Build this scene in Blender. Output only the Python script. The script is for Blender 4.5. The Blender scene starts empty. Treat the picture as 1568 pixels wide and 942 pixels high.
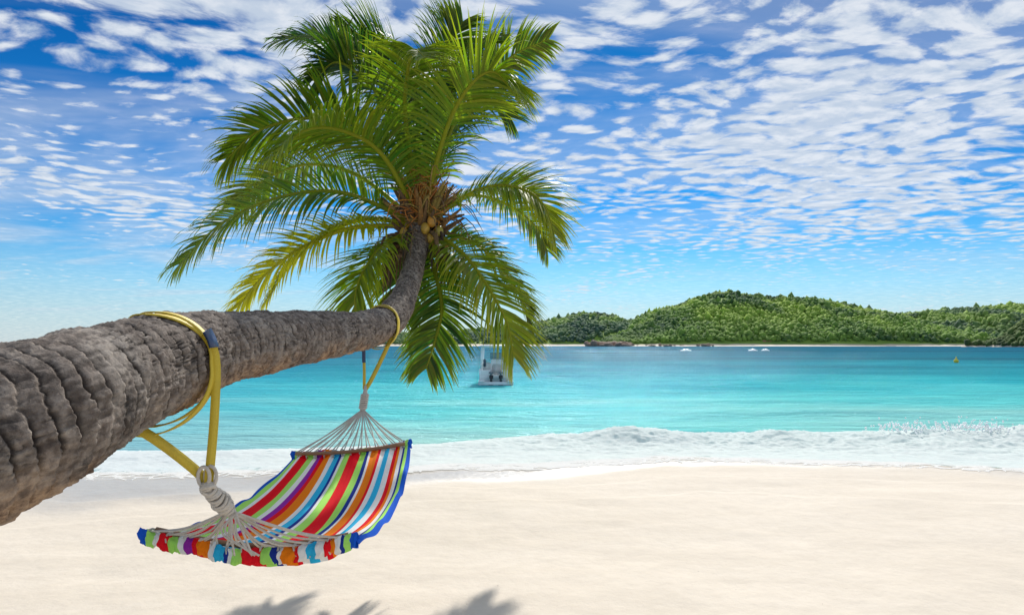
import bpy, math, random
import numpy as np
import bmesh
from mathutils import Vector, Matrix, noise
random.seed(7); np.random.seed(7)
sc=bpy.context.scene
sc.view_settings.view_transform='Standard'
sc.view_settings.look='None'
sc.view_settings.exposure=0
SUN_EL=math.radians(37.5); SUN_AZ=math.radians(9)
V=Vector
# ------------------------------------------------------------------ helpers
def link(ob,parent=None):
    sc.collection.objects.link(ob)
    if parent: ob.parent=parent
    return ob
def empty(name):
    e=bpy.data.objects.new(name,None); e.empty_display_size=.2
    return link(e)
class MB:
    def __init__(s): s.v=[];s.f=[];s.c=[];s.uv=[];s.mi=[]
    def add(s,vs,fs,col=(0,0,0,1),mi=0):
        o=len(s.v); s.v.extend([tuple(p) for p in vs])
        s.f.extend([tuple(i+o for i in f) for f in fs]); s.mi.extend([mi]*len(fs))
        if isinstance(col,list): s.c.extend(col)
        else: s.c.extend([col]*len(vs))
    def build(s,name,mats,parent=None,smooth=True):
        me=bpy.data.meshes.new(name); me.from_pydata(s.v,[],s.f)
        a=me.color_attributes.new('col','FLOAT_COLOR','POINT')
        a.data.foreach_set('color',np.array(s.c,dtype=np.float32).ravel())
        if not isinstance(mats,(list,tuple)): mats=[mats]
        for m in mats: me.materials.append(m)
        me.polygons.foreach_set('material_index',np.array(s.mi,dtype=np.int32))
        me.polygons.foreach_set('use_smooth',np.full(len(s.f),smooth))
        me.update()
        return link(bpy.data.objects.new(name,me),parent)
def frames(pts):
    pts=[V(p) for p in pts]; n=len(pts); T=[]
    for i in range(n):
        t=(pts[min(i+1,n-1)]-pts[max(i-1,0)]); T.append(t.normalized())
    up=V((0,0,1)) if abs(T[0].z)<.9 else V((1,0,0))
    N=[(up-T[0]*up.dot(T[0])).normalized()]
    for i in range(1,n):
        x=N[-1]-T[i]*N[-1].dot(T[i]); N.append(x.normalized())
    return pts,T,N
def tube(mb,pts,r,sides=8,col=(0,0,0,1),mi=0,cap=True):
    pts,T,N=frames(pts); n=len(pts); vs=[];fs=[]
    for i in range(n):
        B=T[i].cross(N[i]); rr=r[i] if hasattr(r,'__len__') else r
        for k in range(sides):
            a=2*math.pi*k/sides; vs.append(pts[i]+(N[i]*math.cos(a)+B*math.sin(a))*rr)
    for i in range(n-1):
        for k in range(sides):
            k2=(k+1)%sides; fs.append((i*sides+k,i*sides+k2,(i+1)*sides+k2,(i+1)*sides+k))
    if cap:
        fs.append(tuple(range(sides))[::-1]); fs.append(tuple((n-1)*sides+k for k in range(sides)))
    mb.add(vs,fs,col,mi)
def cat(P,n):
    P=[V(p) for p in P]; P=[P[0]*2-P[1]]+P+[P[-1]*2-P[-2]]; m=len(P)-3; out=[]
    for i in range(n):
        t=i/(n-1)*m; k=min(int(t),m-1); t-=k
        a,b,c,d=P[k:k+4]
        out.append(.5*((2*b)+(c-a)*t+(2*a-5*b+4*c-d)*t*t+(3*b-a-3*c+d)*t**3))
    return out
def grid_mesh(name,X,Y,Z,mat,attrs={},parent=None,uv=None):
    r,c=X.shape
    co=np.stack([X,Y,Z],-1).reshape(-1,3).astype(np.float32)
    idx=np.arange(r*c).reshape(r,c)
    q=np.stack([idx[:-1,:-1],idx[:-1,1:],idx[1:,1:],idx[1:,:-1]],-1).reshape(-1,4)
    me=bpy.data.meshes.new(name)
    me.vertices.add(len(co)); me.vertices.foreach_set('co',co.ravel())
    me.loops.add(q.size); me.loops.foreach_set('vertex_index',q.ravel().astype(np.int32))
    me.polygons.add(len(q)); me.polygons.foreach_set('loop_start',(np.arange(len(q))*4).astype(np.int32))
    me.polygons.foreach_set('loop_total',np.full(len(q),4,dtype=np.int32))
    me.polygons.foreach_set('use_smooth',np.ones(len(q),dtype=bool))
    for k,a in attrs.items():
        at=me.attributes.new(k,'FLOAT','POINT'); at.data.foreach_set('value',a.ravel().astype(np.float32))
    me.update(calc_edges=True); me.validate()
    me.materials.append(mat)
    return link(bpy.data.objects.new(name,me),parent)
_perm=np.random.RandomState(3).rand(64,64,64)
def vn(x,y,z=0.):
    x,y,z=np.broadcast_arrays(np.asarray(x,float),np.asarray(y,float),np.asarray(z,float))
    xi=np.floor(x).astype(int);yi=np.floor(y).astype(int);zi=np.floor(z).astype(int)
    fx=x-xi;fy=y-yi;fz=z-zi
    fx=fx*fx*(3-2*fx);fy=fy*fy*(3-2*fy);fz=fz*fz*(3-2*fz)
    g=lambda a,b,c:_perm[(xi+a)&63,(yi+b)&63,(zi+c)&63]
    l=lambda a,b,t:a+(b-a)*t
    return l(l(l(g(0,0,0),g(1,0,0),fx),l(g(0,1,0),g(1,1,0),fx),fy),l(l(g(0,0,1),g(1,0,1),fx),l(g(0,1,1),g(1,1,1),fx),fy),fz)*2-1
def fbm(x,y,z=0.,o=4):
    s=0;a=1;t=0
    for i in range(o):
        s=s+a*vn(x*2**i+7.3*i,y*2**i+3.1*i,z*2**i+i*5.7); t+=a; a*=.5
    return s/t
# ------------------------------------------------------------------ node helpers
class NT:
    def __init__(s,nt,dim='3D'): s.nt=nt; s.n=nt.nodes; s.l=nt.links; s.n.clear(); s.dim=dim
    def set(s,inp,v):
        if isinstance(v,bpy.types.NodeSocket): s.l.new(v,inp)
        else: inp.default_value=v
    def math(s,op,a,b=0,c=None,clamp=False):
        n=s.n.new('ShaderNodeMath'); n.operation=op; n.use_clamp=clamp
        s.set(n.inputs[0],a); s.set(n.inputs[1],b)
        if c is not None: s.set(n.inputs[2],c)
        return n.outputs[0]
    def vmath(s,op,a,b=(0,0,0)):
        n=s.n.new('ShaderNodeVectorMath'); n.operation=op
        s.set(n.inputs[0],a); s.set(n.inputs[1],b); return n.outputs[0]
    def noise(s,vec,scale,detail=4,rough=.5,dist=0,out='Fac'):
        n=s.n.new('ShaderNodeTexNoise'); n.noise_dimensions=s.dim
        if vec is not None: s.l.new(vec,n.inputs['Vector'])
        n.inputs['Scale'].default_value=scale;n.inputs['Detail'].default_value=detail
        n.inputs['Roughness'].default_value=rough;n.inputs['Distortion'].default_value=dist
        return n.outputs[out]
    def mapping(s,vec,scale=(1,1,1),rot=(0,0,0),loc=(0,0,0)):
        n=s.n.new('ShaderNodeMapping'); s.l.new(vec,n.inputs[0])
        n.inputs['Scale'].default_value=scale;n.inputs['Rotation'].default_value=rot;n.inputs['Location'].default_value=loc
        return n.outputs[0]
    def ramp(s,fac,stops,interp='LINEAR'):
        n=s.n.new('ShaderNodeValToRGB'); s.l.new(fac,n.inputs[0]); cr=n.color_ramp; cr.interpolation=interp
        while len(cr.elements)<len(stops): cr.elements.new(1)
        for e,(p,c) in zip(cr.elements,stops):
            e.position=p; e.color=(*c,1) if len(c)==3 else c
        return n.outputs[0]
    def mix(s,f,a,b,t='MIX'):
        n=s.n.new('ShaderNodeMix'); n.data_type='RGBA'; n.blend_type=t
        s.set(n.inputs[0],f)
        for i,v in ((6,a),(7,b)):
            if isinstance(v,tuple) and len(v)==3: v=(*v,1)
            s.set(n.inputs[i],v)
        return n.outputs[2]
    def smooth(s,v,a,b,lo=0.,hi=1.):
        n=s.n.new('ShaderNodeMapRange'); n.interpolation_type='SMOOTHSTEP'
        s.set(n.inputs[0],v); s.set(n.inputs[1],a);s.set(n.inputs[2],b);s.set(n.inputs[3],lo);s.set(n.inputs[4],hi)
        return n.outputs[0]
    def bump(s,h,strength=.5,dist=.01,normal=None):
        n=s.n.new('ShaderNodeBump'); s.l.new(h,n.inputs['Height'])
        n.inputs['Strength'].default_value=strength;n.inputs['Distance'].default_value=dist
        if normal: s.l.new(normal,n.inputs['Normal'])
        return n.outputs[0]
    def bsdf(s,color,rough=.6,normal=None,**k):
        n=s.n.new('ShaderNodeBsdfPrincipled')
        if isinstance(color,tuple) and len(color)==3: color=(*color,1)
        s.set(n.inputs['Base Color'],color); s.set(n.inputs['Roughness'],rough)
        if normal: s.l.new(normal,n.inputs['Normal'])
        for a,b in k.items(): s.set(n.inputs[a.replace('_',' ')],b)
        return n.outputs[0]
    def mixsh(s,f,a,b):
        n=s.n.new('ShaderNodeMixShader'); s.set(n.inputs[0],f); s.l.new(a,n.inputs[1]); s.l.new(b,n.inputs[2]); return n.outputs[0]
    def out(s,sh): 
        o=s.n.new('ShaderNodeOutputMaterial'); s.l.new(sh,o.inputs[0])
    def pos(s): return s.n.new('ShaderNodeNewGeometry').outputs['Position']
    def attr(s,name,o='Fac'):
        n=s.n.new('ShaderNodeAttribute'); n.attribute_name=name; return n.outputs[o]
    def sep(s,v):
        n=s.n.new('ShaderNodeSeparateXYZ'); s.l.new(v,n.inputs[0]); return n.outputs
    def comb(s,x,y,z=0.):
        n=s.n.new('ShaderNodeCombineXYZ'); s.set(n.inputs[0],x);s.set(n.inputs[1],y);s.set(n.inputs[2],z); return n.outputs[0]
def mat(name):
    m=bpy.data.materials.new(name); m.use_nodes=True; return m,NT(m.node_tree)
def simple(name,col,rough=.5,bs=0,bscale=60,var=.15,**k):
    m,t=mat(name); p=t.pos(); n=t.noise(p,bscale,3)
    c=t.mix(n,tuple(x*(1-var) for x in col),tuple(min(1,x*(1+var)) for x in col))
    nm=t.bump(n,bs,.005) if bs else None
    t.out(t.bsdf(c,rough,nm,**k)); return m
# ------------------------------------------------------------------ world
w=bpy.data.worlds.new("World"); sc.world=w; w.use_nodes=True
t=NT(w.node_tree,'2D')
sky=t.n.new('ShaderNodeTexSky'); sky.sky_type='NISHITA'; sky.sun_disc=False
sky.sun_elevation=SUN_EL; sky.sun_rotation=SUN_AZ; sky.air_density=1.0; sky.dust_density=.2; sky.ozone_density=2.0
d=t.n.new('ShaderNodeTexCoord').outputs['Generated']
x,y,z=t.sep(d)
zc=t.math('ADD',t.math('MAXIMUM',z,0.),.045)
px=t.math('DIVIDE',x,zc); py=t.math('DIVIDE',y,zc)
P=t.comb(px,py,0.)
warp=t.noise(P,1.3,2,.5,0,'Color')
Pw=t.vmath('ADD',P,t.vmath('MULTIPLY',t.vmath('SUBTRACT',warp,(.5,.5,.5)),(.35,.35,0)))
elev=z
grade=t.ramp(elev,[(0.0,(.55,.82,1.0)),(.08,(.34,.82,1.12)),(.20,(.06,.55,1.0)),(.42,(.008,.30,.68)),(1,(.25,.6,1.0))])
blue=t.mix(1.,sky.outputs[0],grade,'MULTIPLY')
Pm=t.mapping(Pw,(1,1.35,1),(0,0,math.radians(-24)))
f1=t.noise(Pm,8.,5,.58)
vor=t.n.new('ShaderNodeTexVoronoi'); vor.voronoi_dimensions='2D'; vor.feature='SMOOTH_F1'; t.l.new(Pm,vor.inputs['Vector']); vor.inputs['Scale'].default_value=7.5; vor.inputs['Smoothness'].default_value=.4
cell=t.math('SUBTRACT',.52,vor.outputs['Distance'])
f=t.math('ADD',t.math('MULTIPLY',f1,.75),t.math('MULTIPLY',cell,.55))
cov=t.noise(t.mapping(P,(1,.8,1),(0,0,.5),(3.1,1.7,0)),.75,3,.5)
azr=t.math('DIVIDE',x,t.math('MAXIMUM',y,.2))
covb=t.smooth(azr,-.75,.6,.15,.25)
hi=t.smooth(elev,.07,.22,-.22,.04)
cs=t.math('ADD',t.math('ADD',t.math('MULTIPLY',t.math('SUBTRACT',cov,.5),.80),covb),hi)
puff=t.smooth(t.math('ADD',f,cs),.46,.84)
veiln=t.noise(t.mapping(P,(.35,.9,1),(0,0,.35),(0,2.3,0)),1.1,5,.55,.4)
leftm=t.smooth(azr,-.6,.2,1.,.6)
veil=t.math('MULTIPLY',t.math('MULTIPLY',t.smooth(veiln,.36,.66),t.smooth(elev,.0,.16,1.,.70)),leftm)
haze=t.smooth(elev,.0,.16,.66,0.)
m1=t.math('MAXIMUM',t.math('MULTIPLY',puff,.92),t.math('MULTIPLY',veil,.70))
m1=t.math('MAXIMUM',m1,haze)
shade=t.mix(t.smooth(f1,.38,.72),(5.8,6.7,7.9),(8.3,8.7,9.2))
colr=t.mix(m1,blue,shade)
bg=t.n.new('ShaderNodeBackground'); t.l.new(colr,bg.inputs[0]); bg.inputs[1].default_value=.1
wo=t.n.new('ShaderNodeOutputWorld'); t.l.new(bg.outputs[0],wo.inputs[0])
# sun
S=V((math.sin(SUN_AZ)*math.cos(SUN_EL),math.cos(SUN_AZ)*math.cos(SUN_EL),math.sin(SUN_EL)))
L=bpy.data.lights.new('sun','SUN'); L.energy=4.8; L.angle=math.radians(1.0); L.color=(1,.96,.89)
lo=bpy.data.objects.new('sun',L); lo.rotation_euler=S.to_track_quat('Z','Y').to_euler(); lo.location=(5,20,30); link(lo)
# camera
cam=bpy.data.cameras.new('camera'); cam.lens=24; cam.sensor_width=36; cam.shift_y=56/1568
cam.clip_start=.05; cam.clip_end=30000
co=bpy.data.objects.new('camera',cam); co.location=(0,0,2.0); co.rotation_euler=(math.radians(90),0,0); link(co); sc.camera=co
# ------------------------------------------------------------------ shore curves
XF=[-40,-12,-6.2,-3.9,-1.5,.7,2.5,5.2,8.1,14,40]
YF=[10.0,10.0,10.2,10.5,10.7,11.1,11.7,11.3,10.5,10.6,11]
YB=[12.8,13.0,13.2,13.4,14.0,15.3,15.4,15.6,15.8,15.9,16]
def yfront(x): return np.interp(x,XF,YF)+.16*vn(x*.9,2.2)+.08*vn(x*2.7,5.)
def yback(x): return np.interp(x,XF,YB)+.25*vn(x*.5,9.2)
SEA=-.03
def spaced(core0,core1,step,far0,far1):
    a=list(np.arange(core0,core1,step)); l=[];r=[];s=step;p=core0
    while p>far0: s*=1.35; p-=s; l.append(p)
    s=step;p=a[-1]
    while p<far1: s*=1.35;p+=s;r.append(p)
    return np.array(l[::-1]+a+r)
gx=spaced(-13,15,.055,-9000,9000); gy=spaced(3.5,14.5,.04,-3000,12000)
X,Y=np.meshgrid(gx,gy)
dy=Y-yfront(X)
Z=np.where(dy>0,-.05*dy,0)
Z=np.maximum(Z,-3)
near=np.exp(-np.maximum(np.abs(X)-14,0)/5)*(Y<40)
Z=Z+near*(.040*fbm(X*.35,Y*.6,0,3)+.014*fbm(X*1.6,Y*2.2,3,3))*np.clip((.6-dy)/1.5,0.10,1)
rg=np.random.RandomState(21)
for i in range(110):
    cx=rg.uniform(-4,8.5); cy=rg.uniform(4.6,8.6); r_=rg.uniform(.10,.2); 
    d2=((X-cx)/r_)**2+((Y-cy)/(r_*1.3))**2
    Z=Z-near*rg.uniform(.005,.013)*np.exp(-np.minimum(d2,30))
Z=Z+np.where(dy<-1.5,(-dy-1.5)*.006,0)*(Y>-20)
for off,hh in ((-1.45,.013),(-2.5,.010)):
    rid=off+.35*vn(X*.35,1.7+off)+.12*vn(X*1.3,3.3)
    Z=Z+near*hh*np.clip((dy-rid)/.5+1,0,1)*np.clip((rid+.06-dy)/.08,0,1)
m,t=mat('sand'); p=t.pos(); wet=t.attr('wet')
n1=t.noise(p,.6,4); n2=t.noise(p,7,6,.6); n3=t.noise(p,130,3,.7); n4=t.noise(t.mapping(p,(.5,1.8,1)),1.,5,.6)
dry=t.mix(n1,(.64,.555,.445),(.73,.65,.545))
dry=t.mix(t.smooth(n4,.35,.7,0.,.5),dry,(.60,.52,.415))
dry=t.mix(t.smooth(n2,.35,.7,0.,.30),dry,(.58,.50,.40))
dry=t.mix(t.smooth(n3,.58,.8,0.,.45),dry,(.40,.33,.25))
dry=t.mix(t.smooth(t.noise(p,38,2,.5),.755,.80,0.,.8),dry,(.14,.10,.07))
wc=t.mix(n2,(.45,.40,.335),(.53,.48,.41))
ws=t.smooth(t.math('ADD',wet,t.math('MULTIPLY',t.math('SUBTRACT',n1,.5),.6)),.2,.8)
c=t.mix(ws,dry,wc)
rough=t.smooth(ws,0.,1.,.9,.30)
nm=t.bump(n3,.3,.004,t.bump(n2,.45,.025))
t.out(t.bsdf(c,rough,nm)); SAND=m
wetv=np.clip(1.15-np.abs(dy+.0)/np.interp(X,[-7,-3,0,3,10],[2.7,2.4,1.6,1.0,1.2])+.25*fbm(X*.5,Y*.9,4,3),0,1)
wetv=np.where(dy>0,1,wetv)*np.interp(X,[-3,1,4],[1,.85,.6])
grid_mesh('sand_beach',X,Y,Z,SAND,{'wet':wetv})
# sea
ty=np.concatenate([np.linspace(10.3,18,110),np.geomspace(18.08,70,380),np.geomspace(70.5,12000,190)])
tx=np.linspace(-1,1,460); tx=np.sign(tx)*np.abs(tx)**1.15
Yg=np.repeat(ty[:,None],len(tx),1); Xg=tx[None,:]*(1.15*Yg+22)
start=yfront(Xg)+.35
Yg=np.where(Yg<19,19-(19-Yg)*(19-start)/(19-10.3),Yg)
ph=Yg*1.35+1.8*fbm(Xg*.05,Yg*.09,0,3)+.9*vn(Xg*.25,Yg*.3,4)
swell=.5+.5*np.sin(ph); swell=swell**2.2
amp=.06*np.clip((Yg-13)/6,0,1)*np.clip(1-(Yg-70)/70,0,1)*(.6+.7*fbm(Xg*.1,Yg*.25,5,2))
Zg=SEA+amp*swell*1.7-.02*np.clip((Yg-13)/6,0,1)+.02*fbm(Xg*1.0,Yg*2.6,1,3)*(Yg<70)*np.clip((Yg-13)/3,0,1)
m,t=mat('sea_water'); p=t.pos(); X_,Y_,Z_=t.sep(p)
lg=t.math('DIVIDE',t.math('SUBTRACT',t.math('LOGARITHM',Y_,10.),1.),3.)
pn=t.noise(t.mapping(p,(.035,.09,0)),1.,4,.55)
pn2=t.noise(t.mapping(p,(.22,1.0,0)),1.,5,.65,.3)
pn3=t.noise(t.mapping(p,(.006,.03,0)),1.,4,.6,.3)
lgn=t.math('ADD',lg,t.math('MULTIPLY',t.math('SUBTRACT',pn,.5),.26))
col=t.ramp(lgn,[(.0,(.52,.68,.58)),(.06,(.32,.62,.55)),(.12,(.12,.57,.55)),(.18,(.035,.42,.46)),(.26,(.012,.25,.31)),(.37,(.006,.14,.205)),(.62,(.005,.09,.17))])
col=t.mix(t.smooth(pn2,.36,.70,0.,.62),col,t.mix(.45,col,(.004,.16,.24)))
farp=t.math('MULTIPLY',t.smooth(pn3,.42,.62,0.,.65),t.smooth(lg,.18,.32))
col=t.mix(farp,col,(.004,.065,.115))
left=t.smooth(t.math('DIVIDE',X_,Y_),-.75,.0,.45,0.)
col=t.mix(left,col,(.05,.27,.46))
h1=t.noise(t.mapping(p,(.9,2.6,1)),1.,5,.65,.5)
h2=t.noise(t.mapping(p,(4,9,1)),1.,4,.6)
h0=t.noise(t.mapping(p,(.22,.8,1)),1.,3,.5,.4)
h=t.math('ADD',t.math('ADD',h1,t.math('MULTIPLY',h2,.22)),t.math('MULTIPLY',h0,1.4))
nm=t.bump(h,1.,.19)
df=t.n.new('ShaderNodeBsdfDiffuse'); t.l.new(col,df.inputs[0]); t.l.new(nm,df.inputs['Normal'])
gl=t.n.new('ShaderNodeBsdfGlossy'); gl.inputs['Roughness'].default_value=.10; gl.inputs[0].default_value=(.62,.88,1,1); t.l.new(nm,gl.inputs['Normal'])
fr=t.n.new('ShaderNodeFresnel'); fr.inputs[0].default_value=1.33; t.l.new(nm,fr.inputs['Normal'])
ff=t.math('MULTIPLY',t.math('MINIMUM',fr.outputs[0],.6),.40)
t.out(t.mixsh(ff,df.outputs[0],gl.outputs[0])); SEAM=m
grid_mesh('sea',Xg,Yg,Zg,SEAM)
# foam wash
u=np.concatenate([np.linspace(-40,-9,80),np.linspace(-8.95,17,900),np.linspace(17.2,45,80)]); v=np.linspace(0,1,150)
U,Vv=np.meshgrid(u,v)
yf=yfront(U)-.15; yb=yback(U); Yf=yf+(yb-yf)*Vv
right=np.clip((U+2)/5,0,1)
dyf=Yf-yfront(U)
base=np.where(dyf<0,.012,np.maximum(-.05*dyf,SEA)+.014)
crest=np.exp(-((Vv-.74)/.15)**2)*(.05+.19*right)*(.7+.9*fbm(U*.8,0*U,2,3))
en=np.clip(Vv/.55,0,1)**1.6*np.clip((1-Vv)/.12,0,1)
lump=(np.abs(fbm(U*2.3,Yf*2.6,1,4))*.11+np.abs(fbm(U*9,Yf*9,6,3))*.045)*en*(.35+.65*right)
Zf=base+crest*np.clip((1-Vv)/.15,0,1)+lump
Zf=np.where(Vv>.985,SEA-.02,Zf)
m,t=mat('sea_foam'); p=t.pos(); dens=t.attr('dens')
a=t.noise(p,2.1,7,.68,.6); b=t.noise(p,14,5,.65)
vo=t.n.new('ShaderNodeTexVoronoi'); vo.feature='DISTANCE_TO_EDGE'; t.l.new(t.vmath('ADD',p,t.vmath('MULTIPLY',t.noise(p,3,3,.5,0,'Color'),(.35,.35,0))),vo.inputs[0]); vo.inputs['Scale'].default_value=3.6
lace=t.smooth(vo.outputs[0],.0,.14,.26,-.12)
al=t.math('ADD',t.math('ADD',dens,lace),t.math('MULTIPLY',t.math('SUBTRACT',a,.5),.9))
al=t.smooth(al,.24,.52)
c=t.mix(t.smooth(a,.30,.55),(.90,.92,.91),(.97,.97,.95))
c=t.mix(t.smooth(b,.4,.7,0.,.25),c,(.82,.83,.79))
nm=t.bump(t.math('ADD',a,t.math('MULTIPLY',b,.5)),.40,.05)
bs=t.bsdf(c,.9,nm,Specular_IOR_Level=.2)
tl=t.n.new('ShaderNodeBsdfTranslucent'); t.l.new(c,tl.inputs[0])
bs=t.mixsh(.42,bs,tl.outputs[0])
tr=t.n.new('ShaderNodeBsdfTransparent')
t.out(t.mixsh(al,tr.outputs[0],bs))
FOAM=m
dens=np.interp(Vv,[0,.03,.10,.3,.6,.9,1],[.10,.44,.46,.62,1.10,.90,.0])+.30*right*np.clip(Vv/.2,0,1)+.22*fbm(U*.6,Yf*.9,8,3)
dens=np.where(Vv>.97,0,dens)
wf=empty('breaking_wave')
grid_mesh('foam_wash',U,Yf,Zf,FOAM,{'dens':dens},wf)
mb=MB()
def ico_data(sub):
    bm=bmesh.new(); bmesh.ops.create_icosphere(bm,subdivisions=sub,radius=1)
    vs=np.array([v.co[:] for v in bm.verts]); fs=[tuple(x.index for x in f.verts) for f in bm.faces]; bm.free(); return vs,fs
I1=ico_data(1); I2=ico_data(2)
for i in range(420):
    cx=random.choice([8.3,8.6,9.9,10.2,10.4,9.2])+random.gauss(0,.25); yb_=float(yback(np.array([cx]))[0])
    hz=abs(random.gauss(0,.10)); r=random.uniform(.008,.024)*(1.2-hz)
    mb.add(I1[0]*r*np.array([1,1,random.uniform(.8,1.8)])+np.array([cx+random.gauss(0,.05),yb_-1.3+random.gauss(0,.2),.14+hz]),I1[1])
m2,t=mat('spray'); t.out(t.bsdf((.9,.92,.92),.5)); mb.build('spray_drops',m2,wf)
mb=MB()
for cx,cy,L_ in [(54,212,2.4),(75.5,214,1.8),(79.5,214,1.6)]:
    for i in range(26):
        q=(i/25-.5)*2; r=(1-q*q)*.5+.08
        mb.add(I1[0]*np.array([.35,.5,r*random.uniform(.7,1.2)])+np.array([cx+q*L_*.6,cy+random.gauss(0,.4),SEA]),I1[1])
mb.build('distant_whitecaps',m2)
# ------------------------------------------------------------------ palm
palm=empty('coconut_palm_tree')
TC=[(-3.3,-1.4,-.15,.30),(-2.9,-.9,.35,.26),(-2.3,-.1,1.0,.235),(-1.72,.75,1.48,.215),(-1.38,1.3,1.69,.205),(-1.235,1.7,1.80,.195),(-1.245,2.05,1.872,.183),(-1.254,2.45,1.93,.174),(-1.272,3.0,1.982,.164),(-1.253,3.7,2.02,.155),(-1.180,4.5,2.066,.147),(-1.075,5.2,2.118,.142),(-1.004,5.72,2.225,.132),(-1.0,6.3,2.434,.116),(-1.015,6.9,2.70,.106),(-1.027,7.3,2.957,.108),(-1.022,7.6,3.25,.13),(-1.02,7.7,3.42,.12)]
P4=[V((a,b,c)) for a,b,c,_ in TC]; cp=cat(P4,2400)
rr=cat([V((r,0,0)) for *_,r in TC],2400); rad=np.array([q.x for q in rr])
cpa=np.array([q[:] for q in cp]); seg=np.linalg.norm(np.diff(cpa,axis=0),axis=1); s=np.concatenate([[0],np.cumsum(seg)])
dens_=np.where((cpa[:,1]>.9)&(cpa[:,1]<3.6),1/.0034,np.where(cpa[:,1]<.9,1/.03,1/.006))
cum=np.concatenate([[0],np.cumsum(seg*dens_[1:])]); N_=int(cum[-1])
si=np.interp(np.linspace(0,cum[-1],N_),cum,s)
C=np.stack([np.interp(si,s,cpa[:,k]) for k in range(3)],1); R=np.interp(si,s,rad)
T=np.gradient(C,axis=0); T/=np.linalg.norm(T,axis=1)[:,None]
side=np.cross(T,[0,0,1.]); side/=np.linalg.norm(side,axis=1)[:,None]
upv=np.cross(side,T)
K=280; A=np.linspace(0,2*np.pi,K+1)[None,:]; Sg=si[:,None]
ca=np.cos(A+0*Sg);sa=np.sin(A+0*Sg)
ph=Sg/.052+.55*fbm(ca*1.1,sa*1.1,Sg*1.8,2)+.22*vn(ca*3.5,sa*3.5,Sg*5)+.13*vn(ca*9,sa*9,Sg*10)+.09*vn(ca*20,sa*20,Sg*20)
fr_=ph-np.floor(ph); ring=np.where(fr_<.80,(fr_/.80)**.55,(1-fr_)/.20)
ringid=np.floor(ph)
ramp_=np.clip(.75+.7*vn(ca*2.2,sa*2.2,ringid*.7),.25,1)
crk=np.abs(fbm(ca*12+.5*vn(ca*2,sa*2,Sg*14),sa*12,Sg*1.8+ringid*.40,3)); 
cmask=np.clip(.35+1.6*fbm(ca*1.4,sa*1.4,Sg*2.1+9,3),0,1)
crack=np.clip(1-crk/.060,0,1)*cmask
rough_=fbm(ca*14,sa*14,Sg*34,3); fib=fbm(ca*30,sa*30,Sg*9,2)
disp=.015*ring*ramp_ -.009*crack+.012*fbm(ca*1.2,sa*1.2,Sg*2.5,3)+.005*rough_+.003*fib
hole=np.zeros_like(disp)
rg=np.random.RandomState(9)
for i in range(7):
    s0=rg.uniform(2.6,9);a0=rg.uniform(0,2*np.pi); da=np.angle(np.exp(1j*(A-a0)))
    dd=np.sqrt((da*.17/.022)**2+((Sg-s0)/.018)**2)+.4*vn(ca*12,sa*12,Sg*50); hole=np.maximum(hole,np.clip(1.2-dd,0,1))
disp-=.018*hole
Rn=R[:,None]+disp-.008
Xc=C[:,0:1]+(side[:,0:1]*sa+upv[:,0:1]*ca)*Rn
Yc=C[:,1:2]+(side[:,1:2]*sa+upv[:,1:2]*ca)*Rn
Zc=C[:,2:3]+(side[:,2:3]*sa+upv[:,2:3]*ca)*Rn
m,t=mat('palm_bark'); p=t.pos(); rg_=t.attr('ring'); ck=t.attr('crack'); rf=t.attr('rough')
n1=t.noise(p,3.2,5,.6); n2=t.noise(p,22,6,.7); n3=t.noise(p,90,5,.75); n4=t.noise(t.mapping(p,(14,3,14)),1.5,4,.7,.5)
c=t.mix(t.smooth(n2,.3,.7),(.115,.086,.070),(.33,.275,.23))
c=t.mix(t.smooth(n1,.48,.68,0.,.6),c,(.40,.35,.30))
c=t.mix(t.smooth(rf,.1,-.5,0.,.6),c,(.05,.038,.032))
c=t.mix(t.smooth(n4,.50,.70,0.,.75),c,(.07,.054,.046))
c=t.mix(t.smooth(rg_,.62,.10,0.,.95),c,(.022,.016,.013))
c=t.mix(t.math('MULTIPLY',ck,.95),c,(.016,.011,.009))
c=t.mix(t.smooth(t.noise(p,5,6,.75),.55,.67,0.,.8),c,(.035,.03,.028))
c=t.mix(t.smooth(t.noise(p,11,6,.75),.62,.73,0.,.6),c,(.58,.53,.46))
c=t.mix(t.smooth(n3,.58,.70,0.,.6),c,(.040,.032,.027))
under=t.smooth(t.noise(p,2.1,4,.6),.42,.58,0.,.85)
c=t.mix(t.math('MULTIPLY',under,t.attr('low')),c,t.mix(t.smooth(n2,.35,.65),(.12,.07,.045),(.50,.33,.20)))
nm=t.bump(n3,.8,.007,t.bump(n2,.7,.012))
t.out(t.bsdf(c,.92,nm,Specular_IOR_Level=.25)); BARK=m
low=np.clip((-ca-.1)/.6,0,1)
grid_mesh('trunk',Xc,Yc,Zc,BARK,{'ring':1-(1-ring)*np.clip(ramp_*1.3,0,1),'crack':np.maximum(crack,hole),'low':low,'rough':rough_},palm)
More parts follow.
